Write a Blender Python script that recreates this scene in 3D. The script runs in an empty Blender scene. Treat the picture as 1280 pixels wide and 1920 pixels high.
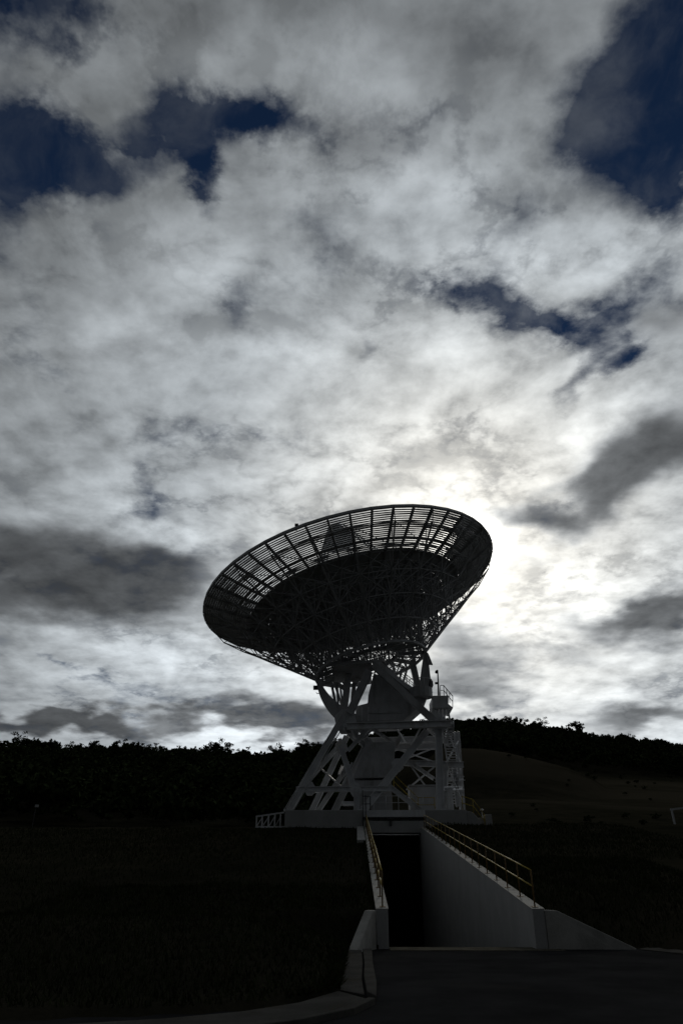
import bpy, bmesh, math, random
import numpy as np
from mathutils import Vector, Matrix
random.seed(7); RNG = np.random.default_rng(11)
SC = bpy.context.scene
COL = SC.collection
R = math.radians

# ------------------------------------------------------------------ camera
EYE = Vector((0, 0, 1.47))
FWD = Vector((-0.01769184, 0.88653877, 0.46231592))
RGT = Vector((0.99980094, 0.01995211, 0.0))
UPV = RGT.cross(FWD)
FPX = 1333.0
cam_d = bpy.data.cameras.new('camera'); cam = bpy.data.objects.new('camera', cam_d); COL.objects.link(cam)
cam_d.sensor_fit = 'VERTICAL'; cam_d.sensor_height = 36; cam_d.sensor_width = 24
cam_d.lens = FPX / 1920 * 36
cam_d.clip_start = 0.1; cam_d.clip_end = 9000
M = Matrix((RGT, UPV, -FWD)).transposed().to_4x4(); M.translation = EYE
cam.matrix_world = M
SC.camera = cam

# ------------------------------------------------------------------ light and exposure
SUN_AZ, SUN_EL = R(9.9), R(24.4)
SUN_DIR = Vector((math.sin(SUN_AZ)*math.cos(SUN_EL), math.cos(SUN_AZ)*math.cos(SUN_EL), math.sin(SUN_EL)))
SC.view_settings.view_transform = 'Standard'; SC.view_settings.look = 'None'
SC.view_settings.gamma = 1.0; SC.view_settings.use_curve_mapping = False
SC.view_settings.exposure = -2.0
K = 4.4      # cloud radiance per displayed unit at that exposure
sun_d = bpy.data.lights.new('sun', 'SUN'); sun = bpy.data.objects.new('sun', sun_d); COL.objects.link(sun)
sun_d.energy = 0.9; sun_d.angle = R(1.5); sun_d.color = (1.0, 0.94, 0.84)
sun.rotation_euler = (-SUN_DIR).to_track_quat('-Z', 'Y').to_euler()
sun.location = (0, 0, 80)

# holes in the cloud and thick dark clouds, as ellipses on a chart of the sky sphere
# (stereographic about azimuth 0, elevation 30): centre u, v, half axes, turn, weight
HOLES = [(-0.3975, 0.5675, 0.1153, 0.0601, 0.0886, 1.1), (-0.4159, 0.4301, 0.1171, 0.0496, -0.0139, 1.15), (-0.4493, 0.3541, 0.0438, 0.0574, 0.0637, 0.8), (-0.2206, 0.4734, 0.0639, 0.0422, 0.0326, 1.15), (-0.1154, 0.4696, 0.0729, 0.0382, -0.3886, 1.5), (-0.2072, 0.4029, 0.021, 0.0623, 0.3695, 1.2), (-0.3018, 0.4184, 0.0779, 0.0256, -0.1217, 0.7), (0.3841, 0.5336, 0.1026, 0.1051, -0.1178, 1.2), (0.3577, 0.4341, 0.0693, 0.0663, -0.0941, 0.95), (0.4179, 0.3801, 0.0369, 0.0495, -0.0974, 0.8), (0.1585, 0.279, 0.0524, 0.0235, 0.1673, 0.95), (0.2509, 0.2286, 0.1049, 0.0315, -0.1807, 1.15), (0.3652, 0.2283, 0.0725, 0.056, 0.4112, 1.6), (0.3217, 0.149, 0.0631, 0.02, 0.6704, 0.8), (-0.3934, 0.1735, 0.0788, 0.017, -0.2016, 0.7), (-0.2953, 0.0085, 0.0186, 0.0403, 0.261, 0.5), (-0.2013, 0.0889, 0.0398, 0.0236, -0.3573, 0.48), (-0.2771, 0.0781, 0.0438, 0.0178, 0.6975, 0.42), (-0.3252, -0.2787, 0.072, 0.0219, -0.5293, 0.65), (-0.3741, -0.2443, 0.0418, 0.0097, -0.3185, 0.5), (0.0438, 0.4499, 0.0834, 0.0493, -0.0262, 0.5), (-0.0494, 0.3324, 0.0861, 0.0335, 0.1552, 0.48), (-0.163, 0.2608, 0.0187, 0.0416, 0.0066, 0.45), (0.0215, 0.1712, 0.0162, 0.0398, -0.5268, 0.5), (0.2124, 0.3447, 0.0724, 0.0273, 0.3792, 0.5), (0.3143, 0.5022, 0.0519, 0.0836, -0.246, 0.5), (-0.0878, 0.0476, 0.0372, 0.0149, -0.3581, 0.45), (-0.4214, 0.2447, 0.039, 0.0407, 0.0377, 0.45), (-0.3381, 0.5058, 0.0943, 0.0355, -0.0152, -0.7), (-0.1175, 0.5654, 0.2001, 0.0446, 0.0128, -0.4), (-0.1985, 0.3383, 0.0841, 0.0399, 0.0173, -0.3)]
DARK = [(-0.3752, -0.1509, 0.2051, 0.0762, 0.0188, 1.0), (-0.2699, -0.1249, 0.093, 0.0444, 0.2453, 0.6), (-0.4617, -0.0795, 0.1041, 0.0322, -0.0287, 0.55), (0.3876, 0.0351, 0.1276, 0.042, 0.77, 1.15), (0.2545, -0.0536, 0.0673, 0.0279, -0.1835, 0.8), (0.3174, -0.0231, 0.042, 0.0214, 0.7229, 0.3), (0.3962, -0.1792, 0.1129, 0.0406, 0.2156, 1.1), (0.1508, -0.2472, 0.0692, 0.0543, 0.0132, 0.8), (-0.0792, -0.3248, 0.162, 0.0328, 0.1354, 1.2), (-0.399, -0.3162, 0.1751, 0.0261, -0.1213, 1.25), (0.3777, -0.3172, 0.1144, 0.0301, 0.2684, 0.85), (0.2863, -0.2443, 0.0828, 0.0229, -0.0603, 0.55), (0.1929, -0.2966, 0.086, 0.027, 0.0239, 0.5), (-0.2149, 0.582, 0.078, 0.0328, 0.0397, 0.3), (0.4231, 0.1993, 0.0429, 0.0418, 0.5234, 0.7), (0.0257, -0.2075, 0.112, 0.0295, -0.0034, 0.3), (0.2468, -0.1182, 0.0781, 0.0147, 0.0068, 0.25), (0.1497, 0.5596, 0.1713, 0.0723, -0.0572, 0.45), (0.0229, 0.4473, 0.0836, 0.0433, -0.0216, 0.35), (-0.3179, 0.1924, 0.1235, 0.0212, -0.0721, 0.3), (-0.3821, 0.2461, 0.0995, 0.0341, 0.0329, 0.2), (-0.3875, -0.2506, 0.1775, 0.0492, -0.1452, -0.6), (-0.1959, -0.3583, 0.1444, 0.0209, -0.0373, -0.4), (-0.2477, -0.055, 0.1017, 0.037, -0.3732, -0.4), (-0.1384, -0.2857, 0.1179, 0.036, -0.0239, -0.3), (0.3303, -0.1319, 0.1031, 0.0359, 0.1979, -0.35)]
BRIGHT = [(-0.1252, 0.5457, 0.1347, 0.0424, 0.0873, 0.45), (0.0572, 0.5183, 0.0747, 0.0639, -0.0315, 0.3), (0.1002, 0.3884, 0.0889, 0.0727, 0.2915, 0.35), (0.2141, 0.2983, 0.1309, 0.0372, 0.0379, 0.4), (0.3795, 0.3145, 0.0767, 0.0389, -0.0766, 0.3), (-0.2337, 0.3309, 0.0944, 0.0549, -0.3205, 0.3), (-0.3102, 0.2066, 0.1928, 0.0317, -0.0348, 0.35), (-0.1258, 0.3914, 0.0633, 0.0451, 0.0076, 0.2), (-0.0738, 0.2081, 0.0953, 0.0427, -0.0059, 0.25), (-0.3434, 0.4588, 0.0815, 0.0249, -0.1065, 0.2), (-0.3939, 0.5075, 0.0558, 0.0231, 0.0784, 0.15), (-0.2834, -0.0396, 0.0865, 0.0366, -0.5541, 0.35), (-0.4082, -0.0375, 0.1008, 0.029, -0.018, 0.2), (0.1384, 0.1904, 0.0867, 0.0569, -0.0265, 0.25), (0.3368, 0.0847, 0.0805, 0.0359, 0.533, 0.25), (-0.2694, -0.2455, 0.1579, 0.0359, -0.1261, 0.3), (-0.1742, -0.3591, 0.1156, 0.021, 0.0507, 0.35), (0.3302, -0.1392, 0.0829, 0.0321, 0.2894, 0.3), (0.0279, 0.0315, 0.1344, 0.0373, -0.011, 0.15), (0.2594, -0.2055, 0.0634, 0.0217, 0.0206, 0.2)]

class NT:
    """small helper to write node graphs as expressions"""
    def __init__(s, tree): s.t = tree; s.n = tree.nodes; s.l = tree.links
    def node(s, typ, **kw):
        n = s.n.new(typ)
        for k, v in kw.items(): setattr(n, k, v)
        return n
    def put(s, sock, v):
        if isinstance(v, bpy.types.NodeSocket): s.l.new(v, sock)
        elif v is not None: sock.default_value = v
    def math(s, op, a, b=None, c=None, clamp=False):
        n = s.node('ShaderNodeMath', operation=op, use_clamp=clamp)
        for i, v in enumerate((a, b, c)):
            if v is not None: s.put(n.inputs[i], v)
        return n.outputs[0]
    def vec(s, op, a, b=None, scale=None):
        n = s.node('ShaderNodeVectorMath', operation=op)
        s.put(n.inputs[0], a)
        if b is not None: s.put(n.inputs[1], b)
        if scale is not None: s.put(n.inputs['Scale'], scale)
        return n.outputs['Value'] if op in ('DOT_PRODUCT', 'LENGTH', 'DISTANCE') else n.outputs['Vector']
    def noise(s, vec, scale, detail=4, rough=.5, dist=0.0, lac=2.0, color=False):
        n = s.node('ShaderNodeTexNoise'); s.put(n.inputs['Vector'], vec)
        n.inputs['Scale'].default_value = scale; n.inputs['Detail'].default_value = detail
        n.inputs['Roughness'].default_value = rough; n.inputs['Distortion'].default_value = dist
        n.inputs['Lacunarity'].default_value = lac
        return n.outputs['Color'] if color else n.outputs['Fac']
    def remap(s, v, a, b, c=0.0, d=1.0, smooth=True):
        n = s.node('ShaderNodeMapRange'); n.interpolation_type = 'SMOOTHSTEP' if smooth else 'LINEAR'
        s.put(n.inputs[0], v)
        for i, x in enumerate((a, b, c, d)): s.put(n.inputs[i+1], x)
        return n.outputs[0]
    def mix(s, f, a, b, blend='MIX'):
        n = s.node('ShaderNodeMix', data_type='RGBA', blend_type=blend)
        s.put(n.inputs[0], f); s.put(n.inputs[6], a); s.put(n.inputs[7], b)
        return n.outputs[2]
    def comb(s, x, y, z):
        n = s.node('ShaderNodeCombineXYZ')
        for i, v in enumerate((x, y, z)): s.put(n.inputs[i], v)
        return n.outputs[0]

def build_world():
    w = bpy.data.worlds.new('World'); SC.world = w; w.use_nodes = True
    t = NT(w.node_tree); w.node_tree.nodes.clear()
    d = t.vec('NORMALIZE', t.node('ShaderNodeTexCoord').outputs['Generated'])
    sep = t.node('ShaderNodeSeparateXYZ'); t.put(sep.inputs[0], d)
    dz = t.math('MAXIMUM', sep.outputs[2], 0.0)
    # angle to the sun, in radians
    th = t.math('ARCCOSINE', t.math('MINIMUM', t.vec('DOT_PRODUCT', d, tuple(SUN_DIR)), 0.99999))
    def ex(amp, k): return t.math('MULTIPLY', t.math('POWER', math.e, t.math('MULTIPLY', th, -1.0/k)), amp)
    core = t.math('MULTIPLY', t.math('POWER', math.e, t.math('MULTIPLY', t.math('POWER', t.math('MULTIPLY', th, 1/0.028), 2.0), -1.0)), 6.0)
    glow = t.math('ADD', ex(0.8, 0.04), core)
    lum = t.math('ADD', t.math('ADD', ex(0.45, 0.63), ex(0.54, 0.27)), 0.012)
    # clouds low over the horizon are seen through more lit air
    low = t.math('POWER', math.e, t.math('MULTIPLY', dz, -5.5))
    lum = t.math('MULTIPLY', lum, t.math('ADD', t.math('MULTIPLY', low, 1.75), 0.95))
    # cloud plane coordinates, then the chart used for the big shapes
    iz = t.math('DIVIDE', 1.0, t.math('ADD', dz, 0.18))
    q = t.comb(t.math('MULTIPLY', sep.outputs[0], iz), t.math('MULTIPLY', sep.outputs[1], iz), 0.0)
    el = R(30); c0 = (0, math.cos(el), math.sin(el)); e2 = (0, -math.sin(el), math.cos(el))
    k = t.math('DIVIDE', 2.0, t.math('ADD', t.vec('DOT_PRODUCT', d, c0), 1.0001))
    ch = t.comb(t.math('MULTIPLY', sep.outputs[0], k), t.math('MULTIPLY', t.vec('DOT_PRODUCT', d, e2), k), 0.0)
    wob = t.vec('SUBTRACT', t.noise(q, 3.6, 3, .5, color=True), (.5, .5, .5))
    wob2 = t.vec('SUBTRACT', t.noise(q, 9.0, 6, .62, color=True), (.5, .5, .5))
    flat = t.vec('MULTIPLY', t.vec('ADD', t.vec('ADD', ch, t.vec('SCALE', wob, scale=0.16)), t.vec('SCALE', wob2, scale=0.10)), (1, 1, 0))
    chs = t.vec('MULTIPLY', t.vec('ADD', t.vec('ADD', ch, t.vec('SCALE', wob, scale=0.14)), t.vec('SCALE', wob2, scale=0.035)), (1, 1, 0))
    def blobs(lst, coord, a, b):
        acc = None
        for i, (u, v, sx, sy, rot, wt) in enumerate(lst):
            if i and i % 6 == 0:      # a nominal link that makes the renderer evaluate the list in runs of six
                coord = t.vec('ADD', coord, t.math('MULTIPLY', acc, 1e-9))
            m = t.node('ShaderNodeMapping', vector_type='TEXTURE')
            t.put(m.inputs[0], coord)
            m.inputs[1].default_value = (u, v, 0); m.inputs[2].default_value = (0, 0, rot)
            m.inputs[3].default_value = (sx, sy, 1)
            f = t.remap(t.vec('LENGTH', m.outputs[0]), a, b, wt, 0.0)
            acc = f if acc is None else t.math('ADD', acc, f)
        return acc
    hole = t.math('MINIMUM', blobs(HOLES, flat, 0.0, 1.6), 1.3)
    dark = t.math('MINIMUM', blobs(DARK, t.vec('ADD', chs, t.math('MULTIPLY', hole, 1e-9)), 0.0, 1.6), 1.15)
    bright = blobs(BRIGHT, t.vec('ADD', chs, t.math('MULTIPLY', dark, 1e-9)), 0.0, 1.7)
    n1 = t.noise(q, 3.0, 7, .58, .2)
    n2 = t.noise(t.vec('ADD', q, (3.1, 7.7, 0)), 5.0, 6, .56, .15)
    # the same folds a little nearer the sun: their sunward sides are lit, the others shaded
    qs = (SUN_DIR.x/(SUN_DIR.z+.18), SUN_DIR.y/(SUN_DIR.z+.18), 0)
    step = t.vec('SCALE', t.vec('NORMALIZE', t.vec('SUBTRACT', qs, q)), scale=.045)
    n2b = t.noise(t.vec('ADD', t.vec('ADD', q, step), (3.1, 7.7, 0)), 5.0, 6, .56, .15)
    rim = t.math('SUBTRACT', n2, n2b)
    n3 = t.noise(t.vec('ADD', t.vec('MULTIPLY', q, (.8, 1.2, 1)), (9.3, 1.7, 0)), 2.3, 4, .5, .2)
    far = t.remap(dz, 0.06, 0.40, 0.40, 1.0)      # far cloud is seen edge-on and blurs together
    c1 = t.math('SUBTRACT', n1, .5); c2 = t.math('MULTIPLY', t.math('SUBTRACT', n2, .5), far); c3 = t.math('SUBTRACT', n3, .5)
    cov = t.math('ADD', t.math('ADD', t.math('MULTIPLY', c1, 2.2), t.math('MULTIPLY', c2, 1.6)), 1.04)
    c4 = t.math('SUBTRACT', t.noise(t.vec('ADD', q, (1.3, 4.4, 0)), 17.0, 4, .6, .3), .5)
    c4 = t.math('MULTIPLY', c4, far)
    cov = t.math('ADD', t.math('SUBTRACT', cov, t.math('MULTIPLY', hole, t.math('ADD', t.math('MULTIPLY', c1, -1.6), 1.05))), t.math('MULTIPLY', c4, 0.70))
    # creases between the puffs, and thin veils across the open blue
    n5 = t.noise(t.vec('ADD', q, (6.2, 2.9, 0)), 5.2, 6, .62, .1)
    crease = t.remap(t.math('ABSOLUTE', t.math('SUBTRACT', n5, .5)), 0.0, 0.055, 1.0, 0.0)
    crease = t.math('MULTIPLY', crease, t.remap(n3, .38, .62))
    cov = t.math('SUBTRACT', cov, t.math('MULTIPLY', crease, 0.26))
    veil = t.math('MULTIPLY', t.remap(t.noise(t.vec('ADD', chs, (2.2, 8.1, 0)), 6.5, 6, .58, .3), .40, .74), 0.26)
    alpha = t.math('MAXIMUM', t.remap(cov, -0.42, 1.02), veil)
    dk = t.math('ADD', dark, t.math('ADD', t.math('MULTIPLY', c3, 1.1), t.math('MULTIPLY', c2, .35)))
    dk = t.remap(dk, 0.02, 1.0)
    # thin cloud lets more light through than its thicker folds
    tex = t.math('ADD', t.math('ADD', t.math('MULTIPLY', c1, 1.1), t.math('ADD', t.math('MULTIPLY', c2, 1.35), t.math('SUBTRACT', t.math('MULTIPLY', c4, .65), t.math('MULTIPLY', crease, .14)))), 1.06)
    tex = t.math('ADD', tex, t.math('MULTIPLY', t.math('MULTIPLY', rim, 1.45), far))
    tex = t.math('MULTIPLY', t.math('MAXIMUM', tex, 0.76), t.math('ADD', bright, 0.92))
    shade = t.math('MULTIPLY', t.math('SUBTRACT', 1.0, t.math('MULTIPLY', dk, 0.80)), tex)
    body = t.math('MULTIPLY', lum, shade)
    body = t.math('ADD', body, t.math('MULTIPLY', glow, t.math('SUBTRACT', 1.0, t.math('MULTIPLY', dk, 0.75))))
    tint = t.mix(t.remap(th, 0.02, 0.45), (1.0, 0.975, 0.90, 1), (0.905, 0.977, 1.03, 1))
    tint = t.mix(t.math('MULTIPLY', dk, 0.8), tint, (0.92, 0.98, 1.04, 1))
    cl = t.vec('SCALE', tint, scale=t.math('MULTIPLY', body, K))
    sky = t.node('ShaderNodeTexSky', sky_type='NISHITA'); sky.sun_disc = False
    sky.sun_elevation = SUN_EL; sky.sun_rotation = SUN_AZ; sky.altitude = 700; sky.dust_density = 0.0; sky.ozone_density = 9.0
    blue = t.vec('SCALE', sky.outputs[0], scale=0.05)
    out = t.mix(alpha, blue, cl)
    w.cycles.sampling_method = 'MANUAL'; w.cycles.sample_map_resolution = 512
    bg = t.node('ShaderNodeBackground'); t.put(bg.inputs[0], out); bg.inputs[1].default_value = 1.0
    o = t.node('ShaderNodeOutputWorld'); t.l.new(bg.outputs[0], o.inputs[0])
build_world()

# ------------------------------------------------------------------ materials
MAT = {}
def material(name, base, rough=.7, var=.25, scale=3.0, bump=.15, bscale=30, stain=None, metal=0.0, spec=.4, streak=False):
    m = bpy.data.materials.new(name); m.use_nodes = True
    t = NT(m.node_tree); b = m.node_tree.nodes['Principled BSDF']
    co = t.node('ShaderNodeTexCoord').outputs['Object']
    geo = t.node('ShaderNodeNewGeometry').outputs['Position']
    n = t.noise(geo, scale, 6, .6)
    lo = tuple(c*(1-var) for c in base)+(1,); hi = tuple(min(1, c*(1+var)) for c in base)+(1,)
    c = t.mix(t.remap(n, .3, .7), lo, hi)
    if stain:
        v = t.vec('MULTIPLY', geo, (1, 1, .12 if streak else 1))
        s = t.remap(t.noise(v, scale*.7, 7, .65, .3), .50, .72)
        c = t.mix(t.math('MULTIPLY', s, .75), c, tuple(stain)+(1,))
    fine = t.noise(geo, bscale, 4, .6)
    c = t.mix(.25, c, t.mix(fine, (0.25, .25, .25, 1), (1.6, 1.6, 1.6, 1)), 'MULTIPLY')
    t.put(b.inputs['Base Color'], c)
    t.put(b.inputs['Roughness'], t.remap(n, .2, .8, max(0, rough-.12), min(1, rough+.12), smooth=False))
    b.inputs['Metallic'].default_value = metal; b.inputs['Specular IOR Level'].default_value = spec
    if bump:
        bn = t.node('ShaderNodeBump'); bn.inputs['Strength'].default_value = bump; bn.inputs['Distance'].default_value = .02
        t.put(bn.inputs['Height'], fine); t.put(b.inputs['Normal'], bn.outputs[0])
    MAT[name] = m; return m
material('concrete', (.43, .43, .425), .85, .09, 1.3, .35, 22, stain=(.37, .365, .35), streak=True)
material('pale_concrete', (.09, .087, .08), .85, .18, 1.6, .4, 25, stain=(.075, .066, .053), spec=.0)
material('asphalt', (.032, .032, .033), .95, .25, .6, .5, 60, stain=(.042, .041, .039), spec=.0)
material('white_steel', (.74, .75, .77), .5, .12, 1.1, .08, 14, stain=(.48, .45, .42), streak=True)
material('reflector_sheet', (.60, .61, .62), .55, .12, .8, .06, 10, stain=(.25, .25, .25))
material('dimmed_steel', (.54, .545, .56), .55, .15, 1.1, .08, 14, stain=(.2, .19, .175), streak=True)  # white steel greyed, with the shade under the dish put into the colour
material('lit_concrete', (.46, .45, .42), .85, .2, 1.6, .4, 25, stain=(.24, .22, .19))  # concrete lightened to carry the daylight on wall tops and wings
material('tunnel_black', (.012, .012, .013), .7, .2, 2, .1, 20, spec=.05)  # darkness of the tunnel, as the colour of the added panel
material('sill', (.12, .112, .09), .9, .3, 2, .4, 30, spec=0)
material('shaded_asphalt', (.02, .02, .02), .9, .3, 1.2, .4, 40, spec=0)  # road asphalt darkened to deepen the shade in the sunken drive
material('shaded_yellow', (.20, .12, .035), .7, .3, 4, .12, 25, stain=(.10, .05, .02))  # rail paint with the shade on the posts put into its colour
material('yellow_paint', (.60, .45, .08), .55, .2, 4, .12, 25, stain=(.20, .09, .03))  # lighter copy of that paint, for rail tops that catch the sky
material('dark_steel', (.06, .06, .065), .55, .2, 2, .1, 20)
material('foliage', (.042, .055, .024), .9, .35, .25, 0, 10, spec=.0)
material('bark', (.12, .10, .085), .9, .3, 3, .3, 20)
material('grass', (.036, .042, .018), .9, .35, 1.1, 0, 20, spec=.02)
material('lamp_glass', (.5, .5, .48), .2, .05, 2, 0, 10)
def ground_mat():
    m = bpy.data.materials.new('lawn_soil'); m.use_nodes = True
    t = NT(m.node_tree); b = m.node_tree.nodes['Principled BSDF']
    p = t.node('ShaderNodeNewGeometry').outputs['Position']
    n = t.noise(p, .35, 7, .62); f = t.noise(p, 9, 5, .65)
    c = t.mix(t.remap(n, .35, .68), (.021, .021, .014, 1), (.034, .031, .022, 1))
    sp = t.node('ShaderNodeSeparateXYZ'); t.put(sp.inputs[0], p)
    dry = t.math('MULTIPLY', t.remap(sp.outputs[0], 8, 30), t.math('MULTIPLY', t.remap(sp.outputs[1], 105, 160), t.remap(sp.outputs[1], 240, 200)))
    dry = t.math('MULTIPLY', dry, t.remap(t.noise(t.vec('MULTIPLY', p, (.4, 1, 1)), .05, 6, .6), .38, .62))
    c = t.mix(dry, c, (.058, .051, .038, 1))
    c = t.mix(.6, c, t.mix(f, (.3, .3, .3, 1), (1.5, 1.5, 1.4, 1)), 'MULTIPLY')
    t.put(b.inputs['Base Color'], c); b.inputs['Roughness'].default_value = .95; b.inputs['Specular IOR Level'].default_value = 0.0
    bn = t.node('ShaderNodeBump'); bn.inputs['Strength'].default_value = .6; bn.inputs['Distance'].default_value = .05
    t.put(bn.inputs['Height'], f); t.put(b.inputs['Normal'], bn.outputs[0])
    MAT['lawn_soil'] = m
ground_mat()

# ------------------------------------------------------------------ helpers
def at(x, y, Y):
    """a pixel of the 1280x1920 photograph at distance Y -> a point in the place"""
    d = FWD + RGT*((x-640)/FPX) + UPV*((960-y)/FPX)
    return EYE + d*(Y/d.y)
def atz(x, y, Z):
    d = FWD + RGT*((x-640)/FPX) + UPV*((960-y)/FPX)
    return EYE + d*((Z-EYE.z)/d.z)
WM = {}
def tag(o, label=None, cat=None, group=None, kind=None):
    if label: o['label'] = label
    if cat: o['category'] = cat
    if group: o['group'] = group
    if kind: o['kind'] = kind
    return o
def link(name, data, parent=None, mw=None):
    o = bpy.data.objects.new(name, data); COL.objects.link(o)
    mw = mw or Matrix.Identity(4)
    if parent:
        o.parent = parent; o.matrix_parent_inverse = WM[parent.name].inverted()
    o.matrix_basis = mw; WM[o.name] = mw
    return o
def empty(name, loc):
    o = link(name, None, None, Matrix.Translation(Vector(loc))); o.empty_display_size = .5
    return o
class MB:
    def __init__(s): s.v = []; s.f = []
    def add(s, vs, fs):
        n = len(s.v); s.v += [tuple(p) for p in vs]; s.f += [tuple(i+n for i in f) for f in fs]; return s
    def box(s, a, b):
        (x0, y0, z0), (x1, y1, z1) = a, b
        return s.add([(x0,y0,z0),(x1,y0,z0),(x1,y1,z0),(x0,y1,z0),(x0,y0,z1),(x1,y0,z1),(x1,y1,z1),(x0,y1,z1)],
                     [(0,3,2,1),(4,5,6,7),(0,1,5,4),(1,2,6,5),(2,3,7,6),(3,0,4,7)])
    def bar(s, p, q, w, h=None, up=(0, 0, 1)):
        p = Vector(p); q = Vector(q); h = h or w
        d = (q-p).normalized(); u = Vector(up)
        if abs(d.dot(u)) > .97: u = Vector((0, 1, 0))
        a = d.cross(u).normalized()*w/2; b = d.cross(a).normalized()*h/2
        vs = [c+x*a+y*b for c in (p, q) for x, y in ((-1,-1),(1,-1),(1,1),(-1,1))]
        return s.add(vs, [(0,1,2,3),(7,6,5,4),(0,4,5,1),(1,5,6,2),(2,6,7,3),(3,7,4,0)])
    def ibeam(s, p, q, w, h=None):
        """I section: two flanges and a web"""
        p = Vector(p); q = Vector(q); h = h or w
        d = (q-p).normalized(); u = Vector((0, 1, 0))
        if abs(d.dot(u)) > .97: u = Vector((0, 0, 1))
        b = d.cross(u).normalized(); 
        t = .12*w
        for sg in (-1, 1):
            o = b*(h/2-t/2)*sg
            s.bar(p+o, q+o, t, w, up=u)
        s.bar(p, q, h-2*t-.004, t, up=u)
        return s
    def tube(s, pts, r, n=6):
        pts = [Vector(p) for p in pts]; base = len(s.v); m = len(pts)
        rr = r if isinstance(r, (list, tuple)) else [r]*m
        for i, p in enumerate(pts):
            d = (pts[min(i+1, m-1)]-pts[max(i-1, 0)]).normalized()
            u = Vector((0, 0, 1)) if abs(d.z) < .95 else Vector((0, 1, 0))
            a = d.cross(u).normalized(); b = d.cross(a)
            for k in range(n):
                an = 2*math.pi*k/n
                s.v.append(tuple(p+(a*math.cos(an)+b*math.sin(an))*rr[i]))
        for i in range(m-1):
            for k in range(n):
                k2 = (k+1) % n
                s.f.append((base+i*n+k, base+i*n+k2, base+(i+1)*n+k2, base+(i+1)*n+k))
        s.f.append(tuple(base+k for k in range(n))[::-1]); s.f.append(tuple(base+(m-1)*n+k for k in range(n)))
        return s
    def prism(s, poly, off):
        n = len(poly); off = Vector(off)
        a = [Vector(p) for p in poly]; b = [p+off for p in a]
        return s.add(a+b, [tuple(range(n)), tuple(range(2*n-1, n-1, -1))]+[((i+1) % n, i, n+i, n+(i+1) % n) for i in range(n)])
    def mesh(s, name, mat, smooth=False, bevel=0):
        me = bpy.data.meshes.new(name); me.from_pydata(s.v, [], s.f); me.update()
        bm = bmesh.new(); bm.from_mesh(me); bmesh.ops.recalc_face_normals(bm, faces=bm.faces)
        if bevel: bmesh.ops.bevel(bm, geom=list(bm.edges), offset=bevel, segments=1, affect='EDGES', clamp_overlap=True)
        bm.to_mesh(me); bm.free()
        me.materials.append(MAT[mat])
        if smooth: me.polygons.foreach_set('use_smooth', [True]*len(me.polygons))
        return me
    def build(s, name, mat, parent=None, smooth=False, bevel=0, mw=None):
        return link(name, s.mesh(name, mat, smooth, bevel), parent, mw)

# ------------------------------------------------------------------ terrain
RIDGE = [(-0.4525, 0.1469), (-0.4168, 0.1524), (-0.3722, 0.1506), (-0.3273, 0.1542), (-0.2944, 0.1571), (-0.2599, 0.1525), (-0.226, 0.157), (-0.1841, 0.1562), (-0.1627, 0.152), (-0.1271, 0.1479), (-0.0917, 0.1531), (-0.0488, 0.1631), (-0.02, 0.1702), (0.0237, 0.1791), (0.082, 0.189), (0.1328, 0.1941), (0.1828, 0.1945), (0.2243, 0.1898), (0.2575, 0.1806), (0.3027, 0.1687), (0.3531, 0.1598), (0.3895, 0.1536), (0.4128, 0.1482)]
RA = np.array([-3.2, -1.6, -1.0, -.6]+[a for a, _ in RIDGE]+[.6, 1.0, 1.7, 3.2])
RE = np.array([.03, .05, .12, .145]+[e for _, e in RIDGE]+[.14, .11, .05, .03])
KA = np.array([.02, .07, .1163, .1653, .1993, .2323, .2706, .3007, .36]); KE = np.array([.06, .13, .1603, .1577, .1512, .142, .1288, .1136, .06])
YF0, YP = 20.8, 54.0
XL, XR = 0.77, 4.43           # inner faces of the sunken drive
WT = 0.30                     # wall thickness
def ss(a, b, x):
    t = np.clip((x-a)/(b-a), 0, 1); return t*t*(3-2*t)
def rdist(az): return 335 + 85*ss(-.1, .25, az)
def wallprof(y): return np.clip(.86+.1222*(y-YF0), .86, 4.86)
LAWN_X = -.27; LAWN_XS = [-30, -4.6, -1.93, -.92, -.28, 2]; LAWN_YS = [9.6, 10.25, 10.85, 11.45, 12.5, 12.6]
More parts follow.
